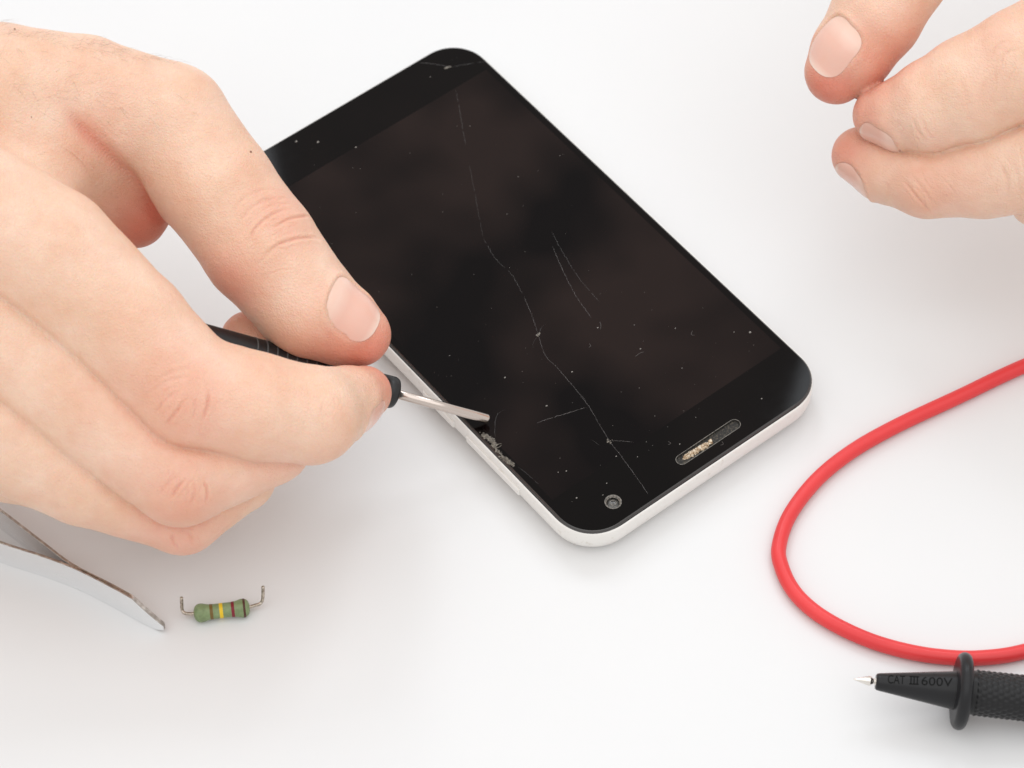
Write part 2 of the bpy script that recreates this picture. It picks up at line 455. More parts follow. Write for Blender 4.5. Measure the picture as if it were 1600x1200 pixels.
# ------------------------------------------------------------------ test probe
M_probe = mat('black_probe_plastic', (.014, .014, .0155), .32, spec=.28)
t = NT(M_probe); t.l(t.bump(t.noise(1500, 4), .12, .00006), t.b.inputs['Normal'])
M_grip = mat('black_probe_grip', (.011, .011, .012), .36, spec=.3)
M_print = mat('embossed_black_lettering', (.002, .002, .002), .6, spec=.15)
M_chrome = mat('nickel_steel', (.78, .74, .69), .16, metal=1.0)
A0 = pix(1503, 1080, 8.15)                       # centre of the finger guard
A1 = pix(1700, 1102, 6.6)
AX = (A1 - A0) / np.linalg.norm(A1 - A0)
tip_w = pix(1333, 1063, 9.4); NL = float((tip_w - A0) @ AX)   # negative: in front of the guard
cb = float((pix(1368, 1065, 9.0) - A0) @ AX)
base_p = A0.copy(); base_p[2] = 0
probe = thing('test_probe', 'black multimeter test probe with a bare metal point beside the red cable', 'test probe', base_p)
org = A0 - AX * 60
def L_(prof, mod=None, seg=48, caps=True): return lathe(org, A0, [(s + 60, r) for s, r in prof], seg, caps, mod)
def conr(s): return 1.72 + (4.05 - 1.72) * (s - cb) / (-1.2 - cb)
nose = add_mesh('nose', *L_([(cb, .9), (cb, 1.45), (cb + .25, 1.72)] + [(s, conr(s)) for s in np.linspace(cb + .8, -1.2, 14)]), M_probe, probe, base=base_p)
autosmooth(nose, 40)
nl = NL
add_mesh('needle', *L_([(nl, .05), (nl + .4, .22), (nl + 3.1, .98), (nl + 3.5, 1.02), (nl + 4.0, .62), (nl + 4.15, .55), (nl + 4.5, .55), (nl + 4.6, .85), (nl + 5.2, .85), (cb + .3, .85)], seg=32), M_chrome, probe, base=base_p)
autosmooth(bpy.data.objects['needle'], 40)
fl = [(-1.6, 3.9), (-1.5, 5.5)] + [(-.05 + 1.42 * math.sin(a), 6.65 + 1.42 * math.cos(a)) for a in np.linspace(-1.45, 1.45, 15)] + [(1.45, 5.4), (1.6, 4.7)]
add_mesh('finger_guard', *L_(fl), M_probe, probe, base=base_p)
def knurl(s, th):
    a = th * 22 / (2 * math.pi) ; b = (s - 60) / 1.15
    row = np.floor(b); x = (a + .5 * (row % 2)) % 1 - .5; y = b % 1 - .5
    return .24 * np.clip(1 - 2.1 * np.hypot(x, y * .9), 0, 1) ** .7 * (1 if s > 62.6 else 0)
gp = [(1.0, 4.55)] + [(s, 4.55 + .006 * s) for s in np.arange(1.6, 60, .16)]
add_mesh('grip', *L_(gp, knurl, 176), M_grip, probe, base=base_p)
# lettering on the nose, wrapped on the cone and facing up
def text_mesh(body, size):
    cu = bpy.data.curves.new('lettering_curve', 'FONT'); cu.body = body; cu.size = size; cu.resolution_u = 3
    ob = bpy.data.objects.new('lettering_tmp', cu); COL.objects.link(ob)
    me = bpy.data.meshes.new_from_object(ob.evaluated_get(bpy.context.evaluated_depsgraph_get()))
    V = np.array([v.co[:] for v in me.vertices]) if len(me.vertices) else np.zeros((0, 3)); Fc = [tuple(p.vertices) for p in me.polygons]
    bpy.data.objects.remove(ob); bpy.data.curves.remove(cu); bpy.data.meshes.remove(me)
    return V, Fc
def subdiv2d(V, Fc, n=2):
    bm = bmesh.new(); vs = [bm.verts.new(v) for v in V]
    for f in Fc:
        try: bm.faces.new([vs[i] for i in f])
        except ValueError: pass
    bmesh.ops.triangulate(bm, faces=bm.faces[:])
    bmesh.ops.subdivide_edges(bm, edges=bm.edges[:], cuts=n, use_grid_fill=True)
    bm.verts.index_update(); V = np.array([v.co[:] for v in bm.verts]); Fc = [tuple(v.index for v in f.verts) for f in bm.faces]; bm.free()
    return V, Fc
s_a = float((pix(1386, 1057, 10.6) - A0) @ AX); s_b = float((pix(1489, 1057, 11.8) - A0) @ AX)
pieces = []
V, Fc = text_mesh('CAT', 3.0); w = V[:, 0].max(); V[:, 0] *= .27 * (s_b - s_a) / w; pieces.append((V, Fc))
three = []
x0 = .335 * (s_b - s_a); iw = .145 * (s_b - s_a) / 3
for k in range(3):
    for (xa, xb, ya_, yb_) in ((.32, .72, .2, 1.9), (0.02, 1.02, 0, .28), (0.02, 1.02, 1.82, 2.1)):
        three.append((np.array([(x0 + (k + xa) * iw, ya_, 0), (x0 + (k + xb) * iw, ya_, 0), (x0 + (k + xb) * iw, yb_, 0), (x0 + (k + xa) * iw, yb_, 0)]), [(0, 1, 2, 3)]))
V, Fc = join(three); V[:, 2] = 0
pieces.append((V, Fc))
V, Fc = text_mesh('600V', 3.0); w = V[:, 0].max(); V[:, 0] = V[:, 0] * .48 * (s_b - s_a) / w + .51 * (s_b - s_a); pieces.append((V, Fc))
up_ = np.array([0, 0, 1.0]); nvec = up_ - AX * (AX @ up_); nvec /= np.linalg.norm(nvec); bvec = np.cross(AX, nvec)
for V, Fc in pieces:
    V, Fc = subdiv2d(V, Fc, 4)
    s = s_a + V[:, 0]; r = np.array([conr(q) for q in s]); ang = (V[:, 1] - 1.05) * .92 / r - .12
    W = A0 + AX * s[:, None] + (r + .06)[:, None] * (np.cos(ang)[:, None] * nvec + np.sin(-ang)[:, None] * bvec)
    add_mesh('lettering', W, Fc, M_print, nose, base=base_p)

# ------------------------------------------------------------------ resistor
M_res = mat('green_ceramic_paint', (.20, .28, .11), .42, spec=.4)
t = NT(M_res)
t.l(t.ramp(t.noise(700, 5, .65), [(.25, (.14, .18, .085)), (.5, (.20, .265, .125)), (.8, (.27, .34, .18))]), t.b.inputs['Base Color'])
t.l(t.bump(t.noise(900, 4), .3, .00012), t.b.inputs['Normal'])
R0, R1 = pix(303, 959, 1.95), pix(390, 949, 1.95)
RL = float(np.linalg.norm(R1 - R0)); rb = (R0 + R1) / 2; rb[2] = 0
res = thing('resistor', 'small green resistor with four colour bands lying beside the tweezers', 'resistor', rb)
def rr(s):
    f = s / RL; e = min(f, 1 - f) * RL
    bone = 1.60 + .42 * math.exp(-((e - 1.5) / 1.25) ** 2)
    end = math.sqrt(max(0, 1 - max(0, (1.0 - e) / 1.0) ** 2))
    return bone * (.42 + .58 * end)
rbody = add_mesh('body', *lathe(R0, R1, [(s, rr(s)) for s in np.linspace(0, RL, 60)], 40), M_res, res, base=rb)
for f, wd, colr, lab in ((.315, .75, (.16, .095, .02), 'olive brown band'), (.49, .85, (.75, .50, .02), 'bright yellow band'), (.70, .75, (.20, .012, .025), 'dark red band'), (.905, .55, (.075, .022, .012), 'brown band at the end')):
    mb = mat(lab.replace(' ', '_'), colr, .45, spec=.4)
    tt = NT(mb); tt.l(tt.bump(tt.noise(900, 4), .3, .0001), tt.b.inputs['Normal'])
    s0 = f * RL
    b_o = add_mesh('colour_band', *lathe(R0, R1, [(s, rr(s) + .035 * (1 if abs(s - s0) < wd * .46 else -1)) for s in np.linspace(s0 - wd / 2, s0 + wd / 2, 9)], 40, False), mb, rbody, base=rb)
    b_o['label'] = lab
M_lead = mat('tinned_wire', (.55, .48, .40), .32, metal=1.0)
t = NT(M_lead); t.l(t.ramp(t.noise(1200, 4, .7), [(.35, (.25, .20, .15)), (.6, (.62, .56, .48))]), t.b.inputs['Base Color'])
for pts in ([R0 + (R1 - R0) * .03, pix(294, 959, 1.95), pix(287, 957, 1.9), pix(284.5, 952, 2.3), pix(284, 944, 4.0), pix(283.5, 934, 6.3)],
            [R1 + (R0 - R1) * .03, pix(398, 946, 1.95), pix(406, 943.5, 1.95), pix(410, 938, 2.6), pix(411, 928, 4.6), pix(411, 917, 7.0)]):
    add_mesh('lead', *tube(crom(pts, 6), .36, 12), M_lead, res, base=rb)

# ------------------------------------------------------------------ tweezers
M_steel = mat('brushed_steel', (.66, .66, .66), .24, metal=1.0)
t = NT(M_steel)
mp = t.n('ShaderNodeMapping'); t.l(t.coords(), mp.inputs['Vector']); mp.inputs['Scale'].default_value = (1, 1, 12)
t.l(t.ramp(t.noise(160, 6, .7, mp.outputs[0]), [(.3, (.24,) * 3), (.7, (.28,) * 3)]), t.b.inputs['Roughness'])
t.l(t.ramp(t.noise(240, 5, .7), [(.3, (.87, .875, .88)), (.7, (.89, .895, .90))]), t.b.inputs['Base Color'])
M_sedge = mat('worn_steel_edge', (.28, .22, .17), .38, metal=1.0)
t = NT(M_sedge); t.l(t.ramp(t.noise(900, 5, .8), [(.30, (.27, .235, .21)), (.50, (.42, .38, .345)), (.70, (.74, .70, .66))]), t.b.inputs['Base Color'])
t.l(t.bump(t.noise(1200, 4, .7), .5, .0002), t.b.inputs['Normal'])
TWH = 8.2; TH = .62
front = [(-700, 622), (-560, 690), (-300, 772), (-140, 826), (0, 879), (70, 902), (125, 923), (180, 951), (222, 974), (243, 984), (257, 989)]
back = [(-700, 606), (-560, 592), (-360, 610), (-160, 705), (0, 826), (70, 880), (118, 916), (176, 946), (220, 970), (243, 981), (257, 986)]
tw_b = pix(60, 890, 0)
tw = thing('tweezers', 'steel tweezers lying on edge with their tips beside the resistor', 'tweezers', tw_b)
def blade(track, side):
    P = crom([pix(u, v, 0) for u, v in track], 10)
    Lc = np.r_[0, np.cumsum(np.linalg.norm(np.diff(P, axis=0), axis=1))]; tot = Lc[-1]
    s = np.unique(np.r_[np.linspace(0, tot - 12, 70), np.linspace(tot - 12, tot, 40)])
    P = np.stack([np.interp(s, Lc, P[:, k]) for k in range(3)], 1)
    T = np.gradient(P, axis=0); T /= np.linalg.norm(T, axis=1)[:, None]; N = np.stack([-T[:, 1], T[:, 0], 0 * T[:, 0]], 1)
    d = tot - s
    top = 2.6 + (TWH - 2.6) * np.clip(d / 7.2, 0, 1) ** .9
    bot = np.where(d < 3, 1.1 * (1 - d / 3) ** 2, 0) + .03
    V = []; 
    for i in range(len(P)):
        a, b = P[i], P[i] + N[i] * TH * side
        c = .12
        for q, z in ((a, bot[i]), (a, top[i] - c), (a * .85 + b * .15, top[i]), (b * .85 + a * .15, top[i]), (b, top[i] - c), (b, bot[i])): V.append((q[0], q[1], z))
    Fc, Mi = [], []
    for i in range(len(P) - 1):
        for j in range(6):
            f = (i * 6 + j, (i + 1) * 6 + j, (i + 1) * 6 + (j + 1) % 6, i * 6 + (j + 1) % 6)
            Fc.append(f if side > 0 else f[::-1]); Mi.append(1 if j in (1, 2, 3, 5) else 0)
    k = (len(P) - 1) * 6
    Fc.append(tuple(k + j for j in range(6))); Mi.append(1); Fc.append(tuple(range(5, -1, -1))); Mi.append(1)
    return np.array(V), Fc, Mi
for track, side, lab in ((front, 1, 'front arm of the tweezers'), (back, 1, 'rear arm of the tweezers')):
    V, Fc, Mi = blade(track, side)
    o = add_mesh('arm', V, Fc, M_steel, tw, smooth=False, base=tw_b); o.data.materials.append(M_sedge)
    for p, m_ in zip(o.data.polygons, Mi): p.material_index = m_
    o['label'] = lab

# ------------------------------------------------------------------ screwdriver
M_shaft = mat('polished_shaft', (.60, .52, .47), .2, metal=1.0)
M_black = mat('black_handle_plastic', (.012, .012, .013), .38, spec=.45)
M_ringm = mat('grey_grip_ring', (.075, .08, .082), .45)
SD_T = pix(763, 655, 10.0); SD_C = pix(617, 614.5, 21.5)
SDX = (SD_C - SD_T) / np.linalg.norm(SD_C - SD_T); SDL = float(np.linalg.norm(SD_C - SD_T))
sd = thing('screwdriver', 'small precision screwdriver with black handle pinched between thumb and index finger', 'screwdriver', SD_T)
HR = 3.5
def SD(prof, seg=48, caps=True): return lathe(SD_T, SD_C, prof, seg, caps)
shf = add_mesh('shaft', *SD([(0.0, .70), (.12, 1.04), (.5, 1.10), (4.0, 1.08), (9.0, 1.02), (SDL + 2, .98)], 14), M_shaft, sd, smooth=True, base=SD_T)
add_mesh('socket', *lathe(SD_T - SDX * .06, SD_C, [(-.0, .03), (.0, .42), (.05, .6)], 6), mat('dark_socket', (.03, .022, .018), .5), shf, smooth=False, base=SD_T)
add_mesh('collar', *SD([(SDL - .2, 1.2), (SDL - .1, 2.6), (SDL + .25, 3.3), (SDL + .8, 3.5), (SDL + 3.5, 3.45)]), M_black, sd, base=SD_T)
hp = [(SDL + 3.3, HR - .2), (SDL + 4.0, HR - .25)] + [(SDL + 5 + k, HR) for k in range(0, 46, 2)] + [(SDL + 53, HR - .8), (SDL + 53.6, .8)]
hd = add_mesh('handle', *SD(hp), M_black, sd, base=SD_T)
for k in range(7):
    s0 = SDL + 20.5 + 2.3 * k
    add_mesh('grip_ring', *SD([(s0 - .2, HR - .05), (s0 - .12, HR + .07), (s0 + .12, HR + .07), (s0 + .2, HR - .05)], 40, False), M_ringm, hd, base=SD_T)
SD_END = SD_T + SDX * (SDL + 53)

# ------------------------------------------------------------------ hands: a smooth distance field, meshed
def smin(a, b, k):
    h = np.maximum(k - np.abs(a - b), 0) / k
    return np.minimum(a, b) - h * h * k * .25

def gmin(a, b, k=.5, g=.5, w=1.2):
    """union of two fingers pressed together: a narrow groove runs along the contact"""
    return smin(a, b, k) + g * np.exp(-((a - b) / w) ** 2)

def segd(P, a, b, ra, rb, flat=None):
    ba = b - a; L = math.sqrt(float(ba @ ba)); ax = ba / L; pa = P - a
    u = pa @ ax
    q = pa - u[:, None] * ax
    if flat is not None:
        nrm, sc = flat
        q = q + (q @ nrm)[:, None] * nrm * (1 / sc - 1)
    h2 = np.einsum('ij,ij->i', q, q); hh = np.sqrt(h2)
    sb = min(max((ra - rb) / L, -.98), .98); ca = math.sqrt(1 - sb * sb)
    k = ca * u - sb * hh
    return np.where(k < 0, np.sqrt(h2 + u * u) - ra, np.where(k > ca * L, np.sqrt(h2 + (u - L) ** 2) - rb, hh * ca + u * sb - ra))

class Chain:
    """stations (u, v, z, radius in photo pixels) along a finger"""
    def __init__(s, st, k=2.5, flat=None):
        s.p = [pix(a[0], a[1], a[2]).astype(np.float32) for a in st]
        s.r = [a[3] * mmpx(p) for a, p in zip(st, s.p)]
        s.k = k; s.flat = flat
    def __call__(s, P):
        lo = P.min(0); hi = P.max(0); c = ((lo + hi) / 2)[None]; rad = float(np.linalg.norm(hi - lo)) / 2
        d = None
        for i in range(len(s.p) - 1):
            if float(segd(c, s.p[i], s.p[i + 1], s.r[i], s.r[i + 1])[0]) - rad > 18: continue
            e = segd(P, s.p[i], s.p[i + 1], s.r[i], s.r[i + 1], s.flat.get(i) if s.flat else None)
            d = e if d is None else smin(d, e, s.k)
        return np.full(len(P), 18, np.float32) if d is None else d

def ev(f, P, cell=9.0, chunk=16000):
    """evaluate a field on many points in compact batches"""
    P = np.asarray(P, np.float32); k = np.floor(P / cell).astype(np.int64)
    order = np.argsort((k[:, 0] * 4096 + k[:, 1]) * 4096 + k[:, 2], kind='stable')
    out = np.empty(len(P), np.float32)
    for i in range(0, len(P), chunk):
        q = order[i:i + chunk]; out[q] = f(P[q])
    return out

def surface_nets(Fv, org_, h):
    sg = Fv < 0
    nx_, ny_, nz_ = Fv.shape
    cnt = np.zeros((nx_ - 1, ny_ - 1, nz_ - 1), np.int8)
    offs = [(i, j, k) for i in (0, 1) for j in (0, 1) for k in (0, 1)]
    for i, j, k in offs: cnt += sg[i:nx_ - 1 + i, j:ny_ - 1 + j, k:nz_ - 1 + k]
    act = np.argwhere((cnt > 0) & (cnt < 8))
    ids = np.full(cnt.shape, -1, np.int32); ids[act[:, 0], act[:, 1], act[:, 2]] = np.arange(len(act))
    val = np.stack([Fv[act[:, 0] + i, act[:, 1] + j, act[:, 2] + k] for i, j, k in offs], 1)
    pos = np.zeros((len(act), 3)); w = np.zeros(len(act))
    for a in range(8):
        for b in range(a + 1, 8):
            oa, ob = np.array(offs[a]), np.array(offs[b])
            if np.abs(oa - ob).sum() != 1: continue
            m_ = (val[:, a] < 0) != (val[:, b] < 0)
            tt = val[m_, a] / (val[m_, a] - val[m_, b])
            pos[m_] += oa + tt[:, None] * (ob - oa); w[m_] += 1
    V = (act + pos / w[:, None]) * h + org_
    quads = []
    for ax in range(3):
        sl0 = [slice(None)] * 3; sl1 = [slice(None)] * 3
        sl0[ax] = slice(0, -1); sl1[ax] = slice(1, None)
        a, b = sg[tuple(sl0)], sg[tuple(sl1)]
        e = np.argwhere(a != b)
        o1, o2 = (ax + 1) % 3, (ax + 2) % 3
        okm = (e[:, o1] > 0) & (e[:, o2] > 0) & (e[:, o1] < Fv.shape[o1] - 1) & (e[:, o2] < Fv.shape[o2] - 1)
        e = e[okm]
        def cell(d1, d2):
            c = e.copy(); c[:, o1] -= d1; c[:, o2] -= d2
            return ids[c[:, 0], c[:, 1], c[:, 2]]
        q = np.stack([cell(1, 1), cell(0, 1), cell(0, 0), cell(1, 0)], 1)
        ins = a[e[:, 0], e[:, 1], e[:, 2]]
        q[~ins] = q[~ins][:, ::-1]
        quads.append(q)
    return V, np.vstack(quads)

def mesh_field(f, lo, hi, h, B=4):
    lo = np.asarray(lo, float); hi = np.asarray(hi, float)
    n_ = (np.ceil((hi - lo) / (h * B)).astype(int)) * B
    cb_ = n_ // B
    g = np.stack(np.meshgrid(*[lo[k] + (np.arange(cb_[k]) * B + (B - 1) / 2) * h for k in range(3)], indexing='ij'), -1).reshape(-1, 3).astype(np.float32)
    dc = ev(f, g, 20.0).reshape(cb_)
    band = B * h * .95 + 1.2
    Fv = np.repeat(np.repeat(np.repeat(dc, B, 0), B, 1), B, 2).astype(np.float32)
    m_ = np.abs(dc) < band
    idx = np.argwhere(m_) * B
    loc = np.stack(np.meshgrid(*[np.arange(B)] * 3, indexing='ij'), -1).reshape(-1, 3)
    q = (idx[:, None] + loc[None]).reshape(-1, 3)
    Fv[q[:, 0], q[:, 1], q[:, 2]] = ev(f, lo + q * h)
    return surface_nets(Fv, lo, h)

def grad(f, P, e=.15):
    P = np.asarray(P, np.float32); g = np.zeros_like(P)
    for k in ((1, -1, -1), (-1, -1, 1), (-1, 1, -1), (1, 1, 1)):
        k = np.array(k, np.float32); g += ev(f, P + k * e)[:, None] * k
    return g / (4 * e)

def march(f, O, D, tmax=200):
    """first hits of rays on the field (nan where they miss)"""
    O = np.atleast_2d(np.asarray(O, float)); D = np.atleast_2d(np.asarray(D, float)); D = D / np.linalg.norm(D, axis=1)[:, None]
    D = np.broadcast_to(D, O.shape)
    tt = np.zeros(len(O)); done = np.zeros(len(O), bool)
    for _ in range(130):
        a = np.nonzero(~done & (tt < tmax))[0]
        if not len(a): break
        v = f((O[a] + D[a] * tt[a, None]).astype(np.float32))
        done[a] = v < .01
        tt[a] += np.where(v < .01, 0, np.maximum(v * .75, .02))
    out = O + D * tt[:, None]; out[~done] = np.nan
    return out

def ray_hits(f, uvs):
    u = np.array(uvs, float)
    d = FW + RT * ((u[:, :1] - 800) / FPX) - UP * ((u[:, 1:] - 600) / FPX)
    d = d / np.linalg.norm(d, axis=1)[:, None]
    return march(f, C0 + d * (np.linalg.norm(C0) - 210), d, 400)

def vnoise(P, scale, seed=0):
    """cheap smooth value noise"""
    Q = P * scale; I = np.floor(Q).astype(np.int64); Fq = Q - I; Fq = Fq * Fq * (3 - 2 * Fq)
    def hsh(i, j, k):
        x = (i * 374761393 + j * 668265263 + k * 2147483647 + seed * 974634777) & 0xffffffff
        x = ((x ^ (x >> 13)) * 1274126177) & 0xffffffff
        return ((x ^ (x >> 16)) & 0xffff) / 65535.0
    r = 0
    for a in (0, 1):
        for b in (0, 1):
            for c in (0, 1):
                w = (Fq[:, 0] if a else 1 - Fq[:, 0]) * (Fq[:, 1] if b else 1 - Fq[:, 1]) * (Fq[:, 2] if c else 1 - Fq[:, 2])
                r = r + w * hsh(I[:, 0] + a, I[:, 1] + b, I[:, 2] + c)
    return r

# skin and nails
M_skin = mat('skin', (.75, .5, .4), .46, spec=.38)
t = NT(M_skin)
at = t.n('ShaderNodeAttribute', _attribute_name='flush')
mott = t.ramp(t.noise(70, 6, .62), [(.30, (0, 0, 0)), (.70, (1, 1, 1))]); fine = t.noise(520, 5, .7)
base = t.mix(mott, (.785, .500, .340), (.905, .690, .542))
base = t.mix(t.math('MULTIPLY', fine, .5), base, (.81, .49, .37))
red = t.mix(at.outputs['Fac'], base, (.730, .245, .170))
t.l(red, t.b.inputs['Base Color'])
t.b.inputs['Subsurface Weight'].default_value = .34
t.b.inputs['Subsurface Radius'].default_value = (1.0, .35, .18)
t.b.inputs['Subsurface Scale'].default_value = .0018
vor = t.n('ShaderNodeTexVoronoi', _feature='DISTANCE_TO_EDGE', Scale=1500.0)
wv = t.n('ShaderNodeTexNoise', Scale=300.0); t.l(t.coords(), wv.inputs['Vector'])
add = t.n('ShaderNodeVectorMath', _operation='MULTIPLY_ADD'); t.l(wv.outputs['Color'], add.inputs[0]); add.inputs[1].default_value = (.0008,) * 3; t.l(t.coords(), add.inputs[2])
t.l(add.outputs[0], vor.inputs['Vector'])
b1 = t.bump(t.math('MINIMUM', vor.outputs['Distance'], .25), 1.0, .00024)
b2 = t.bump(t.noise(900, 5, .7), .8, .00026, b1)
t.l(b2, t.b.inputs['Normal'])
t.l(t.ramp(t.noise(700, 3), [(.3, (.36,) * 3), (.7, (.52,) * 3)]), t.b.inputs['Roughness'])
M_nail = mat('fingernail', (.80, .58, .52), .22, spec=.6)
t = NT(M_nail)
an = t.n('ShaderNodeAttribute', _attribute_name='along')
t.l(t.ramp(an.outputs['Fac'], [(0.0, (.82, .55, .44)), (.18, (.84, .58, .48)), (.38, (.80, .485, .39)), (.86, (.81, .49, .395)), (.94, (.84, .58, .48)), (1, (.87, .68, .58))]), t.b.inputs['Base Color'])
t.b.inputs['Subsurface Weight'].default_value = .15
t.b.inputs['Subsurface Radius'].default_value = (1, .4, .3); t.b.inputs['Subsurface Scale'].default_value = .001
mp = t.n('ShaderNodeMapping')
t.l(t.bump(t.noise(500, 2), .06, .0001), t.b.inputs['Normal'])

def refine(V, Q, m):
    """split the marked quads into four"""
    A = Q[m]; E = np.sort(np.stack([A, np.roll(A, -1, 1)], 2).reshape(-1, 2), 1)
    key = E[:, 0].astype(np.int64) * (len(V) + 1) + E[:, 1]
    uq, inv = np.unique(key, return_inverse=True); inv = inv.reshape(-1, 4)
    mid = (V[uq // (len(V) + 1)] + V[uq % (len(V) + 1)]) / 2
    cen = V[A].mean(1)
    me_ = len(V) + inv; ce_ = len(V) + len(mid) + np.arange(len(A))
    N4 = [np.stack([A[:, i], me_[:, i], ce_, me_[:, (i + 3) % 4]], 1) for i in range(4)]
    return np.vstack([V, mid, cen]), np.vstack([Q[~m]] + N4)

def soft(P):
    return .55 * (vnoise(P, .075, 8) - .5) + .14 * (vnoise(P, .22, 3) - .5)

def build_hand(root, f, lo, hi, h, flush, strokes, nails, loc):
    V, Q = mesh_field(f, lo, hi, h)
    # finer faces where creases and nails will be cut
    uvs = [p for st in strokes for p in st[0]] + [nl[k] for nl in nails for k in range(3)]
    HIT = dict(zip(uvs, ray_hits(f, uvs)))
    curves = []
    for pts, dep, wid in strokes:
        hits = [HIT[p] for p in pts if not np.isnan(HIT[p][0])]
        if len(hits) > 1 and np.linalg.norm(np.diff(hits, axis=0), axis=1).max() < 14: curves.append((crom(hits, 12), dep, wid))
    near = np.zeros(np.ceil(np.asarray(hi) - lo).astype(int) + 1, bool)
    def mark(p, r_):
        a_ = np.maximum(np.floor(p - lo - r_).astype(int), 0); b_ = np.maximum(np.ceil(p - lo + r_).astype(int), 0); near[a_[0]:b_[0], a_[1]:b_[1], a_[2]:b_[2]] = True
    for K, _, _ in curves:
        for p in K[::3]: mark(p, 2.0)
    for nl in nails: mark(HIT[nl[0]], max(nl[3], nl[4]) * .75)
    for _ in range(2):
        q = np.clip(np.floor(V - lo).astype(int), 0, np.array(near.shape) - 1)
        V, Q = refine(V, Q, near[q[:, 0], q[:, 1], q[:, 2]][Q].all(1))
    g = grad(f, V, .3); gl = np.maximum((g * g).sum(1), .05)
    V = V - np.clip(ev(f, V) / gl, -h, h)[:, None] * g
    g = grad(f, V, .3); Nn = g / np.maximum(np.linalg.norm(g, axis=1), 1e-6)[:, None]
    disp_ = soft(V) + .05 * (vnoise(V, .6, 5) - .5)
    crease = np.zeros(len(V))
    # creases
    for K, dep, wid in curves:
        lo_, hi_ = K.min(0) - 4, K.max(0) + 4
        m_ = np.nonzero(((V > lo_) & (V < hi_)).all(1))[0]
        if not len(m_): continue
        D = np.full(len(m_), 1e9); A = np.zeros(len(m_))
        for i, p in enumerate(K):
            dd = np.linalg.norm(V[m_] - p, axis=1); c_ = dd < D
            D[c_] = dd[c_]; A[c_] = i / (len(K) - 1)
        taper = np.clip(np.minimum(A, 1 - A) * 5, 0, 1) * .85 + .15
        crease[m_] = np.maximum(crease[m_], taper * dep * np.exp(-(D / wid) ** 2))
        disp_[m_] += taper * (-dep * np.exp(-(D / wid) ** 2) + .30 * dep * np.exp(-((D - 2.2 * wid) / (1.3 * wid)) ** 2))
    nail_objs = []
    for (uv, uv0, uv1, ln, wd, roll, own) in nails:
        c, a0, a1 = HIT[uv], HIT[uv0], HIT[uv1]
        if np.isnan(c[0] + a0[0] + a1[0]): print('nail missed', uv); continue
        nr = grad(f, c[None], .8)[0].astype(float); nr /= np.linalg.norm(nr)
        ax = a1 - a0; ax -= nr * (ax @ nr); ax /= np.linalg.norm(ax)
        if roll:                                       # roll the nail round the finger
            w_ = RT * roll[0] - UP * roll[1]; w_ = w_ - ax * (w_ @ ax) - nr * (w_ @ nr); w_ /= np.linalg.norm(w_)
            ctr = c - nr * wd * .62; q_ = math.radians(roll[2]); nr = nr * math.cos(q_) + w_ * math.sin(q_)
            c = march(f, ctr + nr * 14, -nr, 20)[0]
        bx = np.cross(nr, ax)
        c = march(own, c + nr * 8, -nr, 20)[0]
        PW = 2.9
        def half(tn):                                  # half width along the nail, 0 base .. 1 free edge
            return (wd / 2) * np.clip(1 - np.abs(2 * tn - 1) ** PW, 0, 1) ** (1 / PW) * (.95 + .05 * tn)
        ns, nt_ = 29, 33
        SN, TN = np.meshgrid(np.linspace(-1, 1, ns), (1 - np.cos(np.linspace(0, math.pi, nt_))) / 2); SN = SN.ravel(); TN = TN.ravel()
        S_ = SN * half(TN); bow = 0
        q = c + bx * S_[:, None] + ax * ((TN - .5) * ln - bow)[:, None]
        hit = march(own, q + nr * 5, -nr, 16)
        fall = q - nr * (wd * .5 - np.sqrt(np.maximum((wd * .5) ** 2 - S_ * S_, 0)))[:, None]
        bad = np.isnan(hit[:, 0]); hit[bad] = fall[bad]
        e = np.clip((np.abs(2 * S_ / wd) ** PW + np.abs(2 * TN - 1) ** PW) ** (1 / PW), 0, 1)
        free = np.clip((TN - .6) / .3, 0, 1)
        lift = .14 * (1 - e ** 4) - .11 * e ** 8 * (1 - free) + .12 * free * e ** 3
        GV = hit + nr * (lift + soft(hit))[:, None]; along = TN.tolist()
        GF = [(j * ns + i, j * ns + i + 1, (j + 1) * ns + i + 1, (j + 1) * ns + i) for j in range(nt_ - 1) for i in range(ns - 1)]
        # a free edge with thickness
        k0 = (nt_ - 1) * ns; ed = GV[k0:k0 + ns] - nr * .55 - ax * .15
        GF += [(k0 + i, k0 + i + 1, len(GV) + i + 1, len(GV) + i) for i in range(ns - 1)]
        GV = np.vstack([GV, ed]); along += [1.0] * ns
        if np.dot(np.cross(GV[1] - GV[0], GV[ns] - GV[0]), nr) < 0: GF = [q[::-1] for q in GF]
        no = add_mesh('fingernail', GV, GF, M_nail, root, base=loc)
        atn = no.data.attributes.new('along', 'FLOAT', 'POINT'); atn.data.foreach_set('value', along)
        nail_objs.append(no)
        # nail fold: a soft rim of skin round the sides and the base
        d = V - c; sl = d @ bx; tl = (d @ ax) / ln + .5; nl_ = d @ nr
        m_ = (np.abs(sl) < wd) & (tl > -.5) & (tl < 1.5) & (nl_ > -wd * .75) & (nl_ < 6)
        xn = 2 * sl / wd; yn = 2 * tl - 1
        rho = (np.abs(xn) ** PW + np.abs(yn) ** PW) ** (1 / PW)
        out = (rho - 1) * (wd / 2)
        side = 1 - np.clip((yn - .35) / .5, 0, 1)                     # the fold fades towards the free edge
        rim = .30 * side * np.exp(-((out - .58) / .62) ** 2)
        groove = -(.05 * side + .02) * np.exp(-((out - .02) / .24) ** 2)
        inner = np.where(out < 0, -.14, 0)
        m_ &= np.abs(sl) < wd * .8
        mi = np.nonzero(m_)[0]; m_[mi] = np.abs(ev(own, V[mi])) < .7
        facing = np.clip(Nn @ nr, 0, 1)
        disp_ += np.where(m_, (rim + groove + inner) * facing, 0)
    fl_ = np.zeros(len(V))
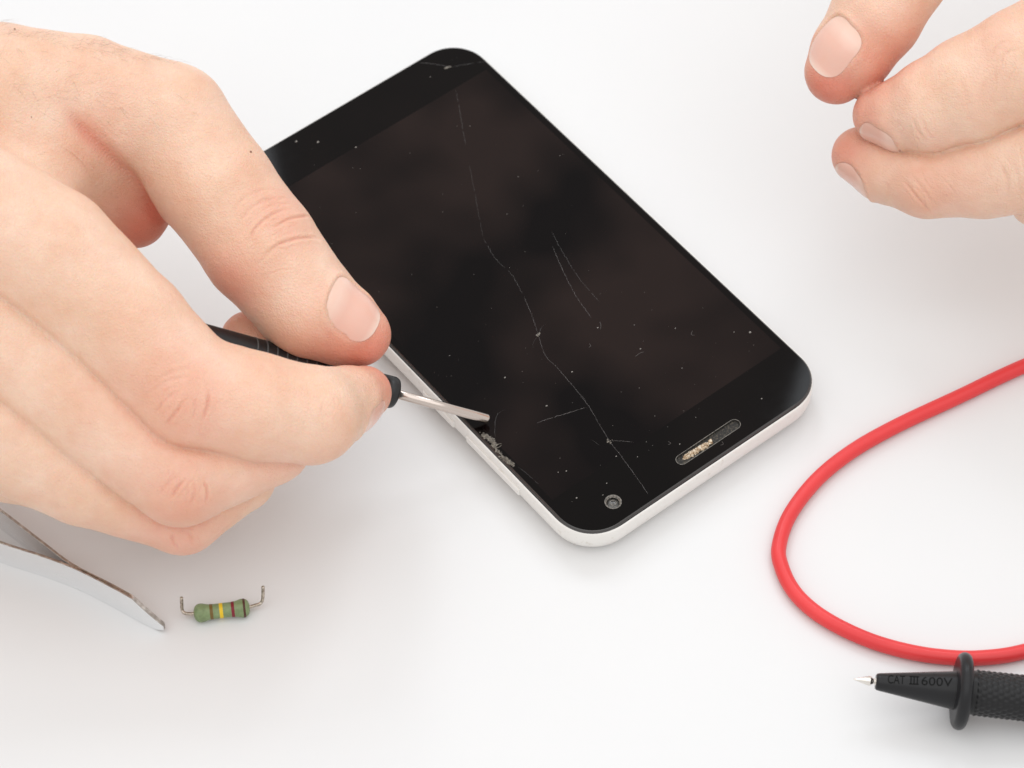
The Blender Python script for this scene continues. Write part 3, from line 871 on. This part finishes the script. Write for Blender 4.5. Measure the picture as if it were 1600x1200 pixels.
    for (u, v, z, r, amt) in flush:
        p = pix(u, v, z); fl_ = np.maximum(fl_, amt * np.exp(-(((V - p) ** 2).sum(1)) / (r * r)))
    fl_ = np.clip(fl_ + .16 * (vnoise(V, .16, 11) - .45) + .10 * (vnoise(V, .45, 12) - .5), 0, 1)
    fl_ = np.clip(fl_ + .55 * crease, 0, 1)
    V = V + Nn * disp_[:, None]
    me = bpy.data.meshes.new('skin')
    W = ((V - loc) * .001).astype(np.float32)
    me.vertices.add(len(W)); me.vertices.foreach_set('co', W.ravel())
    me.loops.add(Q.size); me.loops.foreach_set('vertex_index', Q.ravel().astype(np.int32))
    me.polygons.add(len(Q)); me.polygons.foreach_set('loop_start', np.arange(0, Q.size, 4, dtype=np.int32)); 
    me.polygons.foreach_set('use_smooth', np.ones(len(Q), bool))
    me.update(); me.validate()
    a_ = me.attributes.new('flush', 'FLOAT', 'POINT'); a_.data.foreach_set('value', fl_.astype(np.float32))
    me.materials.append(M_skin)
    o = bpy.data.objects.new('skin', me); COL.objects.link(o); o.parent = root
    return o, V, Nn

# --- the hand that holds the screwdriver
R_thumb = Chain([(560, 523, 36, 49), (528, 506, 38, 63), (482, 480, 41, 79), (406, 387, 49, 90), (338, 293, 57, 91), (264, 190, 65, 92), (130, 150, 72, 94), (0, 142, 77, 106), (-160, 140, 82, 125)], 1.2)
R_index = Chain([(569, 615, 33, 43), (543, 627, 36.5, 53), (486, 649, 43, 77), (400, 638, 46, 85), (292, 618, 48, 97), (200, 519, 56, 100), (70, 405, 66, 115), (-120, 310, 76, 130), (-330, 240, 84, 150)], 1.2)
R_mid = Chain([(388, 528, 28, 42), (425, 600, 29, 54), (424, 694, 35, 62), (282, 744, 37, 78), (140, 645, 45, 88), (-40, 510, 58, 108), (-200, 390, 70, 120), (-380, 290, 80, 150)], 1.2)
R_ring = Chain([(400, 650, 21, 46), (378, 745, 22, 52), (283, 800, 23, 65), (130, 745, 33, 76), (-70, 640, 48, 98), (-220, 500, 60, 120), (-400, 350, 74, 150)], 1.2)
R_pink = Chain([(310, 740, 15, 42), (215, 785, 15.5, 52), (70, 735, 23, 60), (-90, 680, 36, 85), (-250, 560, 50, 105), (-420, 400, 66, 140)], 1.2)
R_web = Chain([(212, 336, 44, 52), (130, 280, 51, 68), (40, 262, 65, 108)], 10)
R_arm = Chain([(-330, 250, 82, 185), (-560, 200, 88, 190), (-760, 170, 92, 205)], 4)
def f_right(P):
    fing = R_index(P)
    fing = gmin(fing, R_mid(P))
    fing = gmin(fing, R_ring(P))
    fing = gmin(fing, R_pink(P))
    d = smin(R_web(P), R_arm(P), 14)
    th = smin(R_thumb(P), d, 8)
    kk = .4 + 4.0 * np.clip((np.linalg.norm(P - R_thumb.p[0], axis=1) - 26) / 22, 0, 1)
    d = smin(th, fing, kk)
    hs = segd(P, (SD_T + SDX * SDL).astype(np.float32), SD_END.astype(np.float32), HR + .02, HR + .02)
    return np.maximum(d, -hs)
loc = pix(150, 600, 0)
hand_r = thing('hand', 'hand at left pinching the screwdriver between thumb and curled index finger', 'hand', loc)
strokes = [
    ([(390, 376), (400, 356), (424, 336), (452, 326), (476, 326)], 0.26, 0.34),
    ([(428, 356), (448, 344), (470, 339), (484, 340)], 0.29, 0.33),
    ([(412, 398), (440, 380), (472, 372), (500, 374)], 0.31, 0.34),
    ([(404, 412), (424, 394), (446, 386)], 0.14, 0.33),
    ([(360, 336), (384, 308), (416, 296), (440, 298)], 0.09, 0.40),
    ([(372, 352), (392, 326), (420, 312), (446, 310)], 0.12, 0.36),
    ([(259, 664), (272, 648), (289, 626)], 0.26, 0.36),
    ([(317, 656), (324, 635), (326, 612)], 0.29, 0.34),
    ([(240, 648), (256, 628), (275, 612)], 0.14, 0.36),
    ([(300, 660), (305, 640), (306, 618)], 0.12, 0.33),
    ([(229, 604), (270, 581), (300, 574)], 0.09, 0.40),
    ([(222, 622), (256, 598), (292, 588)], 0.09, 0.40),
    ([(268, 778), (276, 764), (289, 750)], 0.26, 0.34),
    ([(319, 752), (324, 768), (322, 786)], 0.26, 0.34),
    ([(250, 772), (262, 756), (276, 744)], 0.14, 0.36),
    ([(296, 790), (304, 772), (304, 752)], 0.15, 0.34),
    ([(268, 832), (270, 844), (276, 856)], 0.22, 0.33),
    ([(292, 828), (298, 840), (300, 852)], 0.17, 0.33),
    ([(100, 168), (140, 212), (190, 262), (240, 325), (256, 350)], .80, 1.7),
    ([(-8, 108), (120, 118), (255, 148)], -.35, 1.9), ([(60, 330), (150, 420), (230, 520)], -.25, 2.0),
    ([(104, 172), (140, 214), (180, 256), (222, 300)], .10, .60),
    ([(128, 172), (160, 212), (205, 262)], .06, .48),
]
def fine_lines(c, d, n, spread, length, dep):
    """faint parallel lines across a knuckle: centre, line direction, count"""
    out = []; d = np.array(d, float); d /= np.linalg.norm(d); p = np.array([-d[1], d[0]])
    for k in range(n):
        o = np.array(c) + p * rng.normal(0, spread) + d * rng.normal(0, length * .3); L = length * (.5 + .7 * rng.random())
        b = rng.normal(0, 5)
        out.append(([tuple(o - d * L / 2), tuple(o + p * b), tuple(o + d * L / 2 + p * rng.normal(0, 4))], dep * (.5 + rng.random()), .22))
    return out
strokes += fine_lines((440, 348), (1, -.35), 16, 26, 46, .05) + fine_lines((288, 632), (.35, -1), 16, 30, 36, .05)
strokes += fine_lines((290, 770), (.4, -1), 14, 26, 30, .05) + fine_lines((285, 846), (.1, 1), 8, 18, 16, .05)
strokes += fine_lines((170, 235), (.72, .7), 14, 24, 110, .028) + fine_lines((500, 640), (.2, -1), 8, 16, 40, .04)
strokes += fine_lines((425, 350), (1, -.3), 12, 44, 90, .025) + fine_lines((285, 625), (.4, -1), 14, 50, 70, .025) + fine_lines((285, 770), (.4, -1), 12, 40, 50, .025)
flush = [(575, 540, 36, 9, 1.00), (520, 540, 37, 10, 0.65), (500, 470, 44, 7, 0.39), (345, 455, 50, 9, 0.65), (440, 350, 56, 9, 0.39), (590, 590, 34, 9, 0.78), (292, 630, 56, 15, .36), (285, 775, 42, 14, .40), (275, 845, 26, 13, .45), (215, 345, 46, 10, 1.00), (390, 500, 27, 9, 0.91), (300, 470, 38, 8, 0.78), (130, 210, 72, 9, 0.33), (420, 720, 38, 12, 0.26)]
nails = [((545, 498), (499, 464), (582, 527), 13.4, 11.6, (.75, -.65, 24), R_thumb), ((590, 628), (560, 668), (606, 608), 9.5, 7.6, (.75, .65, 62), R_index)]
skin_r, SV, SNn = build_hand(hand_r, f_right, (-262, -80, -2), (6, 116, 122), .5, flush, strokes, nails, loc)

M_hair = mat('fine_brown_hair', (.26, .16, .10), .5)
M_mole = mat('mole_brown', (.22, .09, .055), .55)
spots_px = [(rng.uniform(-20, 300), rng.uniform(30, 190)) for _ in range(70)] + [(u, 38 + u * .2 + rng.uniform(-3, 14)) for u in rng.uniform(-10, 270, 90)]
hp_ = ray_hits(f_right, spots_px); hp_ = hp_[~np.isnan(hp_[:, 0])]
hn_ = grad(f_right, hp_, .5); hn_ /= np.linalg.norm(hn_, axis=1)[:, None]
hd_ = RT * .75 - UP * .25
parts = []
for p, n_ in zip(hp_, hn_):
    t_ = hd_ + rng.normal(0, .35, 3); t_ -= n_ * (t_ @ n_); t_ /= np.linalg.norm(t_); L = rng.uniform(1.6, 4.6)
    path = [p - n_ * .1, p + n_ * L * .16 + t_ * L * .25, p + n_ * L * .24 + t_ * L * .6, p + n_ * L * .22 + t_ * L]
    parts.append(tube(np.array(path), [.016, .014, .011, .004], 4))
hr = add_mesh('hair', *join(parts), M_hair, hand_r, base=loc); hr['kind'] = 'stuff'
for u, v, r in ((392, 237, .26), (23, 45, .22), (49, 183, .20)):
    p = ray_hits(f_right, [(u, v)])[0]
    V, Fc = blob((0, 0, 0), r, 1, .12, 2); n_ = grad(f_right, p[None], .5)[0]; n_ = n_ / np.linalg.norm(n_)
    V = V - np.outer(V @ n_, n_) * .6 + p
    add_mesh('mole', V, Fc, M_mole, hand_r, base=loc)

# --- the other hand, above right
L_thumb = Chain([(1306, 114, 52, 50), (1332, 82, 55, 64), (1368, 26, 60, 71), (1408, -50, 66, 80), (1470, -160, 74, 82), (1580, -300, 85, 95), (1800, -400, 97, 120)], 1.2)
L_index = Chain([(1376, 179, 49, 45), (1412, 178, 51, 59), (1458, 168, 54, 75), (1520, 142, 58, 86), (1600, 105, 64, 92), (1720, 40, 72, 98), (1900, -90, 83, 115), (2100, -180, 95, 130)], 1.2)
L_mid = Chain([(1343, 243, 37, 44), (1388, 262, 38, 56), (1450, 276, 40, 65), (1530, 266, 43, 74), (1620, 252, 48, 82), (1750, 215, 59, 92), (1930, 60, 77, 112), (2120, -80, 91, 130)], 1.2)
L_ring = Chain([(1628, 294, 41, 62), (1720, 290, 47, 74), (1800, 260, 55, 85), (1960, 130, 71, 108), (2140, 0, 85, 130)], 1.2)
L_palm = Chain([(1850, -250, 89, 130), (2000, -100, 91, 150), (2150, -100, 95, 170), (2350, -150, 99, 190)], 5)
def f_left(P):
    d = gmin(L_index(P), L_mid(P))
    d = gmin(d, L_ring(P))
    d = smin(d, L_palm(P), 10)
    return smin(L_thumb(P), smin(d, L_palm(P), 8), .5)
loc2 = pix(1600, 150, 0)
hand_l = thing('hand', 'hand at upper right with thumb and two bent fingertips held together', 'hand', loc2)
strokes2 = [
    ([(1548, 92), (1556, 73), (1578, 63)], 0.12, 0.40), ([(1562, 100), (1572, 84), (1592, 76)], 0.12, 0.40),
    ([(1426, 187), (1432, 202), (1442, 217)], 0.15, 0.36), ([(1440, 182), (1448, 204), (1462, 224)], 0.12, 0.36),
    ([(1410, 279), (1424, 298), (1442, 320), (1456, 336)], 0.19, 0.36), ([(1426, 274), (1442, 296), (1462, 322)], 0.14, 0.36),
    ([(1560, 250), (1572, 280), (1576, 312)], 0.12, 0.48), ([(1580, 248), (1590, 280), (1594, 312)], 0.10, 0.48),
    ([(1498, 120), (1510, 150), (1514, 185)], 0.07, 0.48),
]
strokes2 += fine_lines((1436, 200), (.4, 1), 10, 16, 40, .05) + fine_lines((1440, 300), (.6, 1), 10, 18, 36, .05) + fine_lines((1565, 110), (.3, -1), 12, 24, 50, .05) + fine_lines((1575, 280), (.2, 1), 10, 18, 50, .05)
flush2 = [(1290, 140, 53, 10, 1.00), (1370, 110, 55, 12, 0.72), (1340, 185, 50, 9, 0.65), (1310, 235, 41, 9, 0.72), (1390, 135, 53, 8, 0.78), (1450, 300, 45, 12, 0.26), (1560, 80, 67, 12, 0.20)]
nails2 = [((1311, 86), (1347, 44), (1280, 122), 12.8, 11.0, (-.8, -.6, 28), L_thumb), ((1368, 196), (1404, 216), (1342, 184), 9.5, 8.6, (-.4, .9, 58), L_index), ((1332, 264), (1370, 290), (1310, 238), 9.8, 9.0, (-.6, .8, 50), L_mid)]
build_hand(hand_l, f_left, (60, -16, 18), (280, 186, 134), .5, flush2, strokes2, nails2, loc2)
